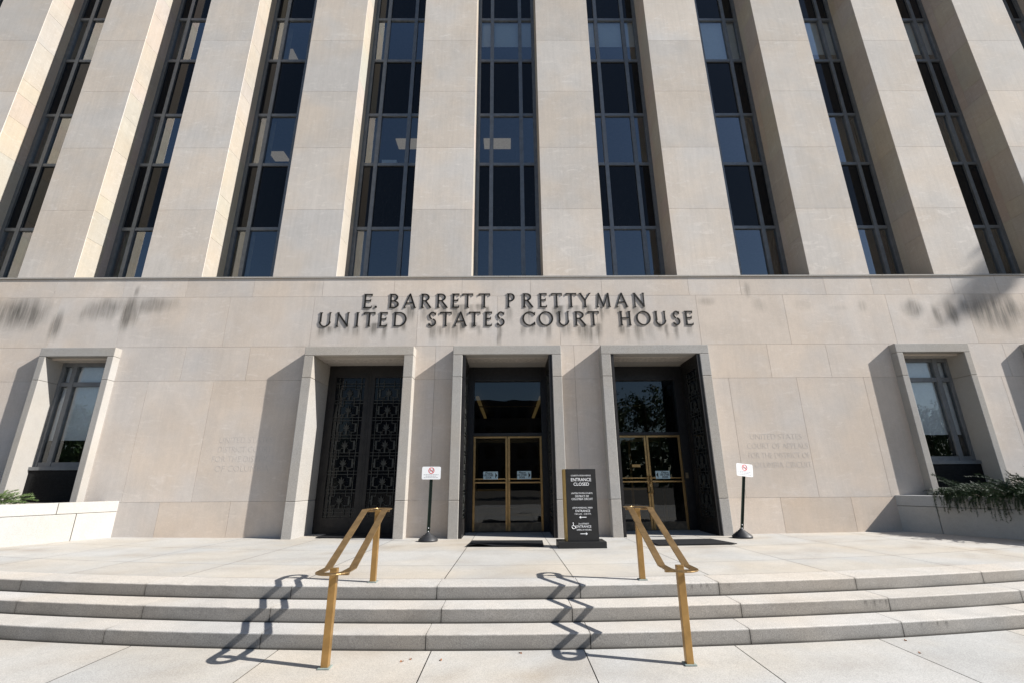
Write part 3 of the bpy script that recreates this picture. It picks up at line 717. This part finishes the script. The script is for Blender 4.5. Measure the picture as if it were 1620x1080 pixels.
# ================================================================ planters and their plants
def planter(sgn, label):
    X0, Y0, X1, Y1 = 9.2, 11.42, 11.02, 7.95
    zb, zm, zt = .2, 1.0, 1.235
    base = Vector((sgn*12.5, 9.6, 0))
    root = empty('planter', base); tag(root, label, 'planter', 'stone planters beside the plaza')
    def P2(u, off):
        d = Vector((X1-X0, Y1-Y0)).normalized(); n = Vector((d.y, -d.x))
        if n.x < 0: n = -n
        q = Vector((X0, Y0))+d*u+n*off
        return (sgn*q.x-base.x, q.y-base.y)
    Lg = math.hypot(X1-X0, Y1-Y0)
    js = [0, .75, 2.15, Lg]
    wl = MB()
    for k in range(3):
        t = ntint(.05, .02)
        n = len(wl.v); wl.slab([P2(js[k]+.005, 0), P2(js[k+1]-.005, 0), P2(js[k+1]-.005, .25), P2(js[k]+.005, .25)], zb, zm-.004)
        wl.t[n:] = [t]*(len(wl.v)-n)
    wl.slab([(sgn*(X1+.02)-base.x, Y1-base.y), (sgn*16-base.x, Y1-base.y), (sgn*16-base.x, Y1+.25-base.y), (sgn*(X1+.13)-base.x, Y1+.25-base.y)], -.1, zm-.004)
    w = wl.build('planter_wall', M['planter'], root, bevel=.008)
    js = [0, 1.1, 2.6, Lg]; cp = MB()
    for k in range(3):
        t = ntint(.05, .02)
        n = len(cp.v); cp.slab([P2(js[k]+.004, -.004), P2(js[k+1]-.004, -.004), P2(js[k+1]-.004, .30), P2(js[k]+.004, .30)], zm+.004, zt)
        cp.t[n:] = [t]*(len(cp.v)-n)
    cp.slab([(sgn*(X1+.02)-base.x, Y1-.004-base.y), (sgn*16-base.x, Y1-.004-base.y), (sgn*16-base.x, Y1+.30-base.y), (sgn*(X1+.16)-base.x, Y1+.30-base.y)], zm+.004, zt)
    cp.build('planter_cap', M['planter'], root, bevel=.01)
    so_ = MB(); so_.slab([P2(.05, .27), P2(Lg, .27), (sgn*16-base.x, Y1+.28-base.y), (sgn*16-base.x, 11.4-base.y), P2(-.02, .55)], .9, 1.17)
    so_.build('soil_bed', M['soil'], root)
planter(-1, 'sunlit pale granite planter wall beside the plaza, with only a few green sprigs')
planter(1, 'granite planter wall in shade under thick trailing juniper')

def spray(mb, p, d, ln, droop, rnd, nn=16, size=.05):
    """a curved twig carrying narrow needle-like faces"""
    p = Vector(p); d = Vector(d).normalized(); step = ln/nn
    pts = [p.copy()]
    for k in range(nn):
        d = (d+Vector((0, 0, -droop*step))).normalized(); p = p+d*step; pts.append(p.copy())
        for q in range(4):
            side = Vector((rnd.uniform(-1, 1), rnd.uniform(-1, 1), rnd.uniform(-.5, 1))); side = (side-d*side.dot(d))
            if side.length < .1: continue
            side.normalize(); tip = p+(d*.75+side*.7)*size*rnd.uniform(.6, 1.3)
            wv = d.cross(side)*size*.13
            n = len(mb.v); mb.v += [tuple(p-wv), tuple(p+wv), tuple(tip)]; mb.f.append((n, n+1, n+2)); mb.ms.append(0); mb.t += [WHITE]*3; mb.st += [0.]*3
    return pts
def shrub(name, loc, spread, count, label, mat, seed, hang=None, height=.5, ln=(.35, .7)):
    rnd = random.Random(seed); root = empty(name, loc); tag(root, label, 'shrub')
    mb = MB(); st = MB()
    for k in range(count):
        a = rnd.uniform(0, 2*math.pi); r = math.sqrt(rnd.random())
        p = Vector((spread[0]*r*math.cos(a), spread[1]*r*math.sin(a), rnd.uniform(0, height)*(1-.5*r)))
        d = Vector((math.cos(a)*.9+rnd.uniform(-.5, .5), math.sin(a)*.9+rnd.uniform(-.5, .5), rnd.uniform(.0, .7)))
        pts = spray(mb, p, d, rnd.uniform(*ln), rnd.uniform(.5, 2.2), rnd, size=.055)
        if k % 6 == 0: st.tube([Vector((p.x*.4, p.y*.4, -.02)), p, pts[5], pts[10]], [.012, .009, .006, .003], 5)
    if hang:
        for k in range(hang[0]):
            u = rnd.random(); a_, b_ = Vector(hang[1]), Vector(hang[2]); out = Vector(hang[3])
            p = a_.lerp(b_, u)+Vector((rnd.uniform(-.1, .1), rnd.uniform(-.1, .1), rnd.uniform(0, .1)))
            clump = .35+.65*max(0, math.sin(u*23+seed)+.35)
            spray(mb, p, out+Vector((rnd.uniform(-.4, .4), rnd.uniform(-.4, .4), rnd.uniform(-.1, .4))), rnd.uniform(.14, .4)*(1+clump*.5), rnd.uniform(5, 9), rnd, size=.05)
    mb.build('foliage', mat, root); st.build('stem', M['bark'], root)
    return root
shrub('juniper_shrub', (10.65, 10.15, 1.19), (.75, 1.0), 330, 'dark trailing juniper at the near end of the planter under the small window', M['juniper'], 1,
      hang=(130, (-1.02, .62, .06), (-.2, -1.05, .06), (-.9, -.45, .1)), height=.26)
shrub('juniper_shrub', (11.5, 8.9, 1.19), (.8, 1.0), 340, 'taller dark juniper spilling over the planter at the edge of the view', M['juniper'], 2,
      hang=(110, (-1.25, .35, .06), (-.55, -.95, .06), (-.9, -.45, .1)), height=.42)
shrub('juniper_shrub', (12.0, 10.3, 1.19), (.9, .8), 260, 'dark juniper mounded against the wall right of the small window', M['juniper'], 5, height=.5)
shrub('green_shrub', (-11.3, 10.2, 1.2), (.75, .45), 110, 'small light green needle shrub on the sunlit planter', M['fresh'], 3, hang=(10, (.72, -.1, .05), (.66, -.35, .05), (.8, -.3, .1)), height=.28, ln=(.25, .45))

# ================================================================ handrails
def handrail(x, label):
    root = empty('handrail', (x, 4.845, 0)); tag(root, label, 'handrail', 'bronze handrails on the steps')
    def post(y, z0, z1):
        p = MB(); p.box(-.034, .034, y-.03, y+.03, z0+.008, z1); o = p.build('post', M['post'], root, bevel=.004)
        q = MB(); q.box(-.055, .055, y-.05, y+.05, z0+.0005, z0+.012); q.build('base_plate', M['base_plate'], o, bevel=.003)
        return o
    z_lo, z_hi = .80, 1.285
    post(0, 0, z_lo+.03); post(1.40, PZ, z_hi-.008)
    # closed loop of flat bar: two sloping rails joined by level U ends
    hw = .125; bw = .078; th = .013
    path = []; n = 13; hw = .122
    yl, yh = .17, 1.24; fl, fh = -.03, 1.45
    path.append((-hw, yl, z_lo))
    for k in range(n): a = math.pi+math.pi*k/(n-1); path.append((hw*math.cos(a), fl+hw*1.05*math.sin(a), z_lo))
    path += [(hw, yl, z_lo), (hw, yh, z_hi)]
    for k in range(n): a = math.pi*k/(n-1); path.append((hw*math.cos(a), fh+hw*1.05*math.sin(a), z_hi))
    path.append((-hw, yh, z_hi))
    m = len(path); vs = []; fs = []
    for k in range(m):
        p = Vector(path[k]); d = Vector(path[(k+1) % m])-Vector(path[k-1]); d.z = 0; d.normalize()
        if k in (0, 1, m-1, m-2): d = Vector((0, -1, 0))
        if k in (n, n+1, n+2, n+3): d = Vector((0, 1, 0))
        s = Vector((d.y, -d.x, 0))
        for i, j in ((-1, -1), (1, -1), (1, 1), (-1, 1)): vs.append(p+s*(i*bw/2)+Vector((0, 0, j*th/2)))
    for k in range(m):
        k2 = (k+1) % m
        for c in range(4): c2 = (c+1) % 4; fs.append((k*4+c, k*4+c2, k2*4+c2, k2*4+c))
    r = MB(); r.add(vs, fs); r.build('rail', M['rail'], root, bevel=.003)
    for y, z in ((0, z_lo), (1.40, z_hi)):
        b2 = MB(); b2.box(-.145, .145, y-.018, y+.018, z-.032, z-.012); b2.box(-.15, -.12, y-.018, y+.018, z-.012, z-.005); b2.box(.12, .15, y-.018, y+.018, z-.012, z-.005)
        b2.build('bracket', M['rail'], root, bevel=.002)
    return root
handrail(-1.69, 'bronze handrail in front of the closed gate doorway')
handrail(1.645, 'bronze handrail in front of the black directional sign and right doorway')

# ================================================================ no-smoking signs
def smoking_sign(loc, lean, yaw, label, w=.42, h=.275):
    root = empty('no_smoking_sign', loc); tag(root, label, 'sign', 'no smoking signs on stands')
    b_ = MB(); prof = [(.0, 0), (.205, 0), (.21, .02), (.205, .05), (.185, .058), (.182, .075), (.155, .083), (.15, .10), (.12, .11), (.115, .125), (.08, .138), (.072, .155), (.045, .165), (.04, .19), (.0, .19)]
    b_.lathe((0, 0, 0), prof[1:-1], 32); b_.build('base', M['rubber'], root, smooth=True)
    p = MB(); top = 1.56
    def at(z): return (math.tan(lean)*(z-.15), 0, z)
    p.box(-.030, .030, -.004, .004, 0, 1); vs = [v for v in p.v]
    p = MB()
    for x0, x1, y0, y1 in ((-.024, .024, .0, .005), (-.024, -.019, -.016, .0), (.019, .024, -.016, .0), (-.036, -.0245, -.018, -.013), (.0245, .036, -.018, -.013)):
        n = 1
        vs = [(x, y, z) for z in (.12, top) for x, y in ((x0, y0), (x1, y0), (x1, y1), (x0, y1))]
        vs = [(v[0]+math.tan(lean)*(v[2]-.15), v[1], v[2]) for v in vs]
        p.add(vs, [(3, 2, 1, 0), (4, 5, 6, 7), (0, 1, 5, 4), (1, 2, 6, 5), (2, 3, 7, 6), (3, 0, 4, 7)])
    po = p.build('post', M['green_post'], root)
    hl = MB()
    for k in range(34):
        z = .32+.036*k; x = math.tan(lean)*(z-.15)
        hl.prism([(x+.006*math.cos(a*math.pi/4), z+.006*math.sin(a*math.pi/4)) for a in range(8)], -.0015, -.0003)
    hl.build('holes', M['sign_black'], po)
    for z in (.2, .27):
        x = math.tan(lean)*(z-.15); bo = MB(); bo.prism([(x+.011*math.cos(a*math.pi/4), z+.011*math.sin(a*math.pi/4)) for a in range(8)], -.024, -.0165); bo.build('bolt', M['white_card'], po)
    sg = empty('sign_panel', (at(1.42)[0], -.046, 1.42), yaw, root); sg.rotation_euler = (0, lean*.55, yaw)
    pn = MB(); rr = .03; poly = []
    for cx, cz, a0 in ((w/2-rr, h/2-rr, 0), (-w/2+rr, h/2-rr, 90), (-w/2+rr, -h/2+rr, 180), (w/2-rr, -h/2+rr, 270)):
        for k in range(5): a = math.radians(a0+22.5*k); poly.append((cx+rr*math.cos(a), cz+rr*math.sin(a)))
    pn.prism(poly, 0, .004); pn.build('panel', M['sign_white'], sg)
    rd = MB(); R1, R2, cz = .068, .054, .052
    for k in range(32):
        a, c = 2*math.pi*k/32, 2*math.pi*(k+1)/32
        rd.add([(R2*math.cos(a), -.0012, cz+R2*math.sin(a)), (R1*math.cos(a), -.0012, cz+R1*math.sin(a)), (R1*math.cos(c), -.0012, cz+R1*math.sin(c)), (R2*math.cos(c), -.0012, cz+R2*math.sin(c))], [(0, 1, 2, 3)])
    s = .7071; q = .007
    rd.add([(-R2*s-q*s, -.0016, cz+R2*s-q*s), (-R2*s+q*s, -.0016, cz+R2*s+q*s), (R2*s+q*s, -.0016, cz-R2*s+q*s), (R2*s-q*s, -.0016, cz-R2*s-q*s)], [(0, 1, 2, 3)])
    rd.build('prohibition_ring', M['sign_red'], sg)
    bk = MB(); bk.add([(-.046, -.0011, cz-.012), (.03, -.0011, cz-.012), (.03, -.0011, cz+.0), (-.046, -.0011, cz)], [(0, 1, 2, 3)])
    bk.add([(.033, -.0011, cz-.012), (.045, -.0011, cz-.012), (.045, -.0011, cz), (.033, -.0011, cz)], [(0, 1, 2, 3)])
    sm = [(.04, cz+.004), (.045, cz+.018), (.034, cz+.026), (.036, cz+.038)]
    bk.tube([(x, -.002, z) for x, z in sm], .0022, 4); bk.build('cigarette', M['sign_black'], sg)
    tx = MB(); rnd = random.Random(5)
    for k, wd in enumerate((.34, .24, .32)):
        x = -wd/2; z = -.042-.031*k
        while x < wd/2-.01:
            l = min(rnd.uniform(.018, .05), wd/2-x); tx.add([(x, -.0012, z), (x+l, -.0012, z), (x+l, -.0012, z+.011), (x, -.0012, z+.011)], [(0, 1, 2, 3)]); x += l+.009
    tx.build('fine_print', M['sign_grey'], sg)
    return root
smoking_sign((-1.765, 10.68, plaza_z(-1.765, 10.68)), .012, 0, 'white no smoking sign on an upright stand between left and middle doorways')
smoking_sign((5.08, 10.70, plaza_z(5.08, 10.70)), .19, .15, 'white no smoking sign on a leaning stand right of the right doorway', w=.40)

# ================================================================ directional pylon
def pylon():
    x0, y0 = 1.105, 9.30; zb = plaza_z(1.3, 9.5)
    root = empty('directional_sign', (1.4, 9.5, zb)); tag(root, 'freestanding black sign saying the avenue entrance is closed, on a low black base', 'sign')
    o = Vector((1.4, 9.5, zb))
    b_ = MB(); b_.box(.915-o.x, 1.825-o.x, 9.25-o.y, 9.72-o.y, .002, .52-zb); b_.build('base', M['pylon'], root, bevel=.006)
    z0, z1 = .5215-zb, 1.838-zb
    p = MB(); p.box(1.105-o.x, 1.70-o.x, 9.32-o.y, 9.40-o.y, z0, z1); pn = p.build('panel', M['pylon'], root, bevel=.004)
    g_ = MB(); g_.box(1.068-o.x, 1.64-o.x, 9.402-o.y, 9.60-o.y, z0, z1-.002); g_.add([(1.104-o.x, 9.322-o.y, z0), (1.104-o.x, 9.402-o.y, z0), (1.068-o.x, 9.402-o.y, z0), (1.104-o.x, 9.322-o.y, z1-.002), (1.104-o.x, 9.402-o.y, z1-.002), (1.068-o.x, 9.402-o.y, z1-.002)], [(0, 1, 2), (5, 4, 3), (0, 3, 4, 1), (1, 4, 5, 2), (2, 5, 3, 0)])
    g_.build('gold_side', M['pylon_gold'], root)
    t = MB(); cx = 1.405-o.x; yt = 9.3185-o.y; top = 1.838-zb
    def zz(y): return top-(y-80)*.001597
    K = .0012
    for s, y, hgt, wd, ox in (('CONSTITUTION AVENUE', 166, 17, 245, 0), ('ENTRANCE', 224, 38, 248, 0), ('CLOSED', 276, 36, 190, 2),
                              ('UNITED STATES COURTS', 373, 18, 258, 3), ('DISTRICT OF', 410, 23, 165, 3), ('COLUMBIA CIRCUIT', 442, 23, 258, 3),
                              ('JOHN MARSHALL PARK', 539, 18, 245, 4), ('ENTRANCE', 579, 26, 175, 4), ('7:00 A.M. – 5:00 P.M.', 609, 16, 200, 4),
                              ('3rd STREET', 719, 17, 125, 8), ('ENTRANCE', 754, 26, 175, 8), ('OPEN 24 HOURS', 786, 17, 175, 8)):
        put_text(t, s, cx+ox*.0016, yt, zz(y), hgt*.001597/.70, fit=wd*.001597, offset=.0003 if hgt > 30 else 0, extrude=.0004)
    t.build('lettering', M['sign_white'], pn)
    for y, sg in ((638, -1), (822, 1)):
        t = MB(); xc = cx+.006; z = zz(y)
        t.prism([(xc-.065, z-.006), (xc+.065, z-.006), (xc+.065, z+.006), (xc-.065, z+.006)], yt-.001, yt)
        xt = xc+sg*.075
        t.prism([(xt, z), (xt-sg*.035, z+.026), (xt-sg*.035, z-.026)], yt-.0015, yt)
        t.build('arrow', M['sign_white'], pn)
    t = MB()
    # wheelchair symbol
    wx, wz = cx-.182, zz(738)
    arcp = [(wx+.033*math.cos(math.radians(a)), yt, wz-.012+.033*math.sin(math.radians(a))) for a in range(110, 385, 18)]
    t.tube(arcp, .0055, 5)
    t.tube([(wx-.006, yt, wz+.045), (wx-.002, yt, wz+.005), (wx+.028, yt, wz+.003), (wx+.042, yt, wz-.036), (wx+.052, yt, wz-.032)], .006, 5)
    t.prism([(wx-.006+.010*math.cos(a*math.pi/5), wz+.058+.010*math.sin(a*math.pi/5)) for a in range(10)], yt-.001, yt)
    t.build('wheelchair_symbol', M['sign_white'], pn)
pylon()

# ================================================================ paper notices on the glass doors
def notice(x0, x1, z0, z1, arrow, label):
    y = 12.478; cx, cz = (x0+x1)/2, (z0+z1)/2
    root = empty('paper_notice', (cx, y, cz)); tag(root, label, 'notice', 'paper notices taped to the doors')
    w, h = x1-x0, z1-z0
    p = MB(); p.box(-w/2, w/2, 0, .0015, -h/2, h/2); pa = p.build('sheet', M['paper'], root)
    t = MB(); tc = -arrow*.055
    put_text(t, 'Please', tc, -.001, h*.22, .062, fit=w*.5, offset=.0012, extrude=.0003, shear=.25)
    put_text(t, 'USE OTHER', tc, -.001, -h*.09, .072, fit=w*.66, offset=.002, extrude=.0003)
    put_text(t, 'DOOR', tc, -.001, -h*.38, .066, fit=w*.40, offset=.002, extrude=.0003)
    ax = arrow*(w/2-.015)
    t.prism([(ax, 0), (ax-arrow*.055, h*.36), (ax-arrow*.055, -h*.36)], -.0012, -.0003)
    t.build('print', M['sign_black'], pa)
notice(-.685, -.30, 1.665, 1.862, 1, 'pale blue use other door notice on the left leaf of the middle doorway')
notice(.205, .575, 1.665, 1.87, 1, 'pale blue use other door notice on the right leaf of the middle doorway')
notice(3.86, 4.24, 1.65, 1.85, -1, 'pale blue use other door notice with arrow pointing left, on the right doorway')

# ================================================================ door mats
def mat(corners, label, curl=False):
    cx = sum(p[0] for p in corners)/4; cy = sum(p[1] for p in corners)/4
    mb = MB(); n, m = 14, 8; vs = []; fs = []
    for i in range(n+1):
        for j in range(m+1):
            u, v = i/n, j/m
            a = Vector(corners[0]).lerp(Vector(corners[1]), u); b_ = Vector(corners[3]).lerp(Vector(corners[2]), u); p = a.lerp(b_, v)
            lift = .05*max(0, 1-v*4)*max(0, 1-abs(u-.16)*5) if curl else 0
            z = plaza_z(p.x, p.y)+.014+lift
            vs.append((p.x-cx, p.y-cy, z-PZ))
    for i in range(n):
        for j in range(m): k = i*(m+1)+j; fs.append((k, k+m+1, k+m+2, k+1))
    mb.add(vs, fs); o = mb.build('door_mat', M['mat']); o.location = (cx, cy, PZ)
    so_ = o.modifiers.new('thick', 'SOLIDIFY'); so_.thickness = .012; so_.offset = -1
    tag(o, label, 'door mat', 'dark mats at the doorways')
mat([(-.84, 9.62), (.66, 9.55), (.70, 10.5), (-.80, 10.58)], 'dark mat with a curled corner in front of the middle doorway', True)
mat([(2.87, 9.50), (4.42, 9.57), (4.27, 10.44), (2.85, 10.38)], 'flat dark mat behind the handrail at the right doorway')
mat([(-4.45, 11.3), (-2.7, 11.3), (-2.7, 12.1), (-4.45, 12.1)], 'dark mat inside the closed gate doorway')

# ================================================================ dry leaves on the pavement
for k, (x, y, lab) in enumerate(((-.95, 5.04, 'tiny dry leaf near the lowest step beside the slab joint, paler one'), (-.66, 5.0, 'tiny red-brown dry leaf right of the slab joint below the steps'), (.1, 5.17, 'tiny dry leaf against the lowest step between the handrails'),
                                 (3.96, 5.06, 'dark dry leaf on the right part of the lower pavement'), (4.12, 5.42, 'orange dry leaf against the lowest step at right'), (-1.02, 4.98, 'smallest dry leaf left of the slab joint below the steps'))):
    r_ = random.Random(k); a = r_.uniform(0, 6); s = .013
    mb = MB(); vs = []
    for q in range(8):
        t = 2*math.pi*q/8; rr = s*(1+.4*math.cos(2*t)+r_.uniform(-.25, .25)); vs.append((rr*math.cos(t+a), rr*math.sin(t+a), .006+.008*math.sin(2*t+a)))
    vs.append((0, 0, .004)); mb.add(vs, [(q, (q+1) % 8, 8) for q in range(8)])
    o = mb.build('fallen_leaf', M['dead_leaf']); o.location = (x, y, 0); tag(o, lab, 'leaf', 'fallen leaves on the pavement')

# ================================================================ across the street (mirrored in the glass) and a tree that shades the wall corner
def crown_mesh(seed, rx, rz, clumps, per):
    rnd = random.Random(seed); mb = MB()
    for c in range(clumps):
        d = Vector((rnd.gauss(0, 1), rnd.gauss(0, 1), rnd.gauss(0, 1))).normalized()*(rnd.random()**.45)
        cc = Vector((d.x*rx, d.y*rx, d.z*rz)); cr = rnd.uniform(.35, .8)*rx/3
        for k in range(per):
            p = cc+Vector((rnd.gauss(0, cr*.55), rnd.gauss(0, cr*.55), rnd.gauss(0, cr*.42)))
            n = Vector((rnd.gauss(0, 1), rnd.gauss(0, 1), rnd.gauss(0, 1))).normalized(); a = n.orthogonal().normalized(); b_ = n.cross(a); s = rnd.uniform(.10, .2)
            i = len(mb.v); mb.v += [tuple(p+a*s), tuple(p+b_*s*.6), tuple(p-a*s), tuple(p-b_*s*.6)]; mb.f.append((i, i+1, i+2, i+3)); mb.ms.append(0); mb.t += [WHITE]*4; mb.st += [0.]*4
    return mb
def tree(loc, h, rx, rz, label, seed, clumps=70, per=60):
    root = empty('tree', loc); tag(root, label, 'tree', 'trees around the court house')
    t = MB(); hc = h-rz
    t.tube([(0, 0, 0), (.05, 0, hc*.5), (0, .05, hc), (0, 0, hc+rz*.5)], [.28, .2, .15, .06], 9)
    rnd = random.Random(seed)
    for k in range(6):
        a = k*1.05+rnd.uniform(-.3, .3); z = hc-rz*.5+rnd.uniform(0, rz*.7)
        t.tube([(0, 0, z), (math.cos(a)*rx*.4, math.sin(a)*rx*.4, z+rz*.3), (math.cos(a)*rx*.75, math.sin(a)*rx*.75, z+rz*.55)], [.1, .06, .025], 6)
    t.build('trunk', M['bark'], root)
    c = crown_mesh(seed, rx, rz, clumps, per).build('crown', M['leaf'], root); c.location = (0, 0, hc)
tree((9, -24, 0), 11.5, 3.6, 3.6, 'leafy tree across the street mirrored in the right doorway glass', 11)
tree((15.5, -27, 0), 12, 3.8, 3.8, 'second leafy tree across the street, farther along from the doorways', 12)
tree((47, -28, 0), 10.5, 4.6, 3.6, 'round leafy tree across the street mirrored in the right small window', 13)
tree((-47, -28, 0), 11, 4.6, 3.8, 'leafy tree across the street mirrored in the left small window', 14)
ob = empty('office_building', (-6, -62, 0)); tag(ob, 'large dark office block across the street mirrored in the middle doorway', 'building')
m_ = MB(); m_.box(-24, 15, -9, 0, 0, 16.5); m_.build('wall', M['far_wall'], ob)
wn = MB()
for k in range(12):
    for j in range(4): wn.box(-22.5+3*k, -20.7+3*k, -.02, .06, 2+3.6*j, 4.3+3.6*j)
wn.build('windows', M['spandrel'], ob)

wd = MB(); rnd = random.Random(9)
for k in range(15000):
    x = rnd.uniform(-170, 170); hh = 11.5+2.5*noise.noise((x*.06, 1, 0))+1.2*noise.noise((x*.25, 4, 0))
    p = Vector((x, -88+rnd.uniform(-4, 4), hh*rnd.random()**.8)); n = Vector((rnd.gauss(0, .5), 1, rnd.gauss(0, .6))).normalized(); a = n.orthogonal().normalized(); b_ = n.cross(a); s_ = rnd.uniform(.5, 1.1)
    wd.add([p+a*s_, p+b_*s_*.7, p-a*s_, p-b_*s_*.7], [(0, 1, 2, 3)])
tag(wd.build('woodland', M['leaf']), kind='stuff')

tree((35.2, 7, 0), 25.0, 2.0, 2.1, 'tall street tree out to the right whose crown shades the corner of the wall', 15, 60, 70)
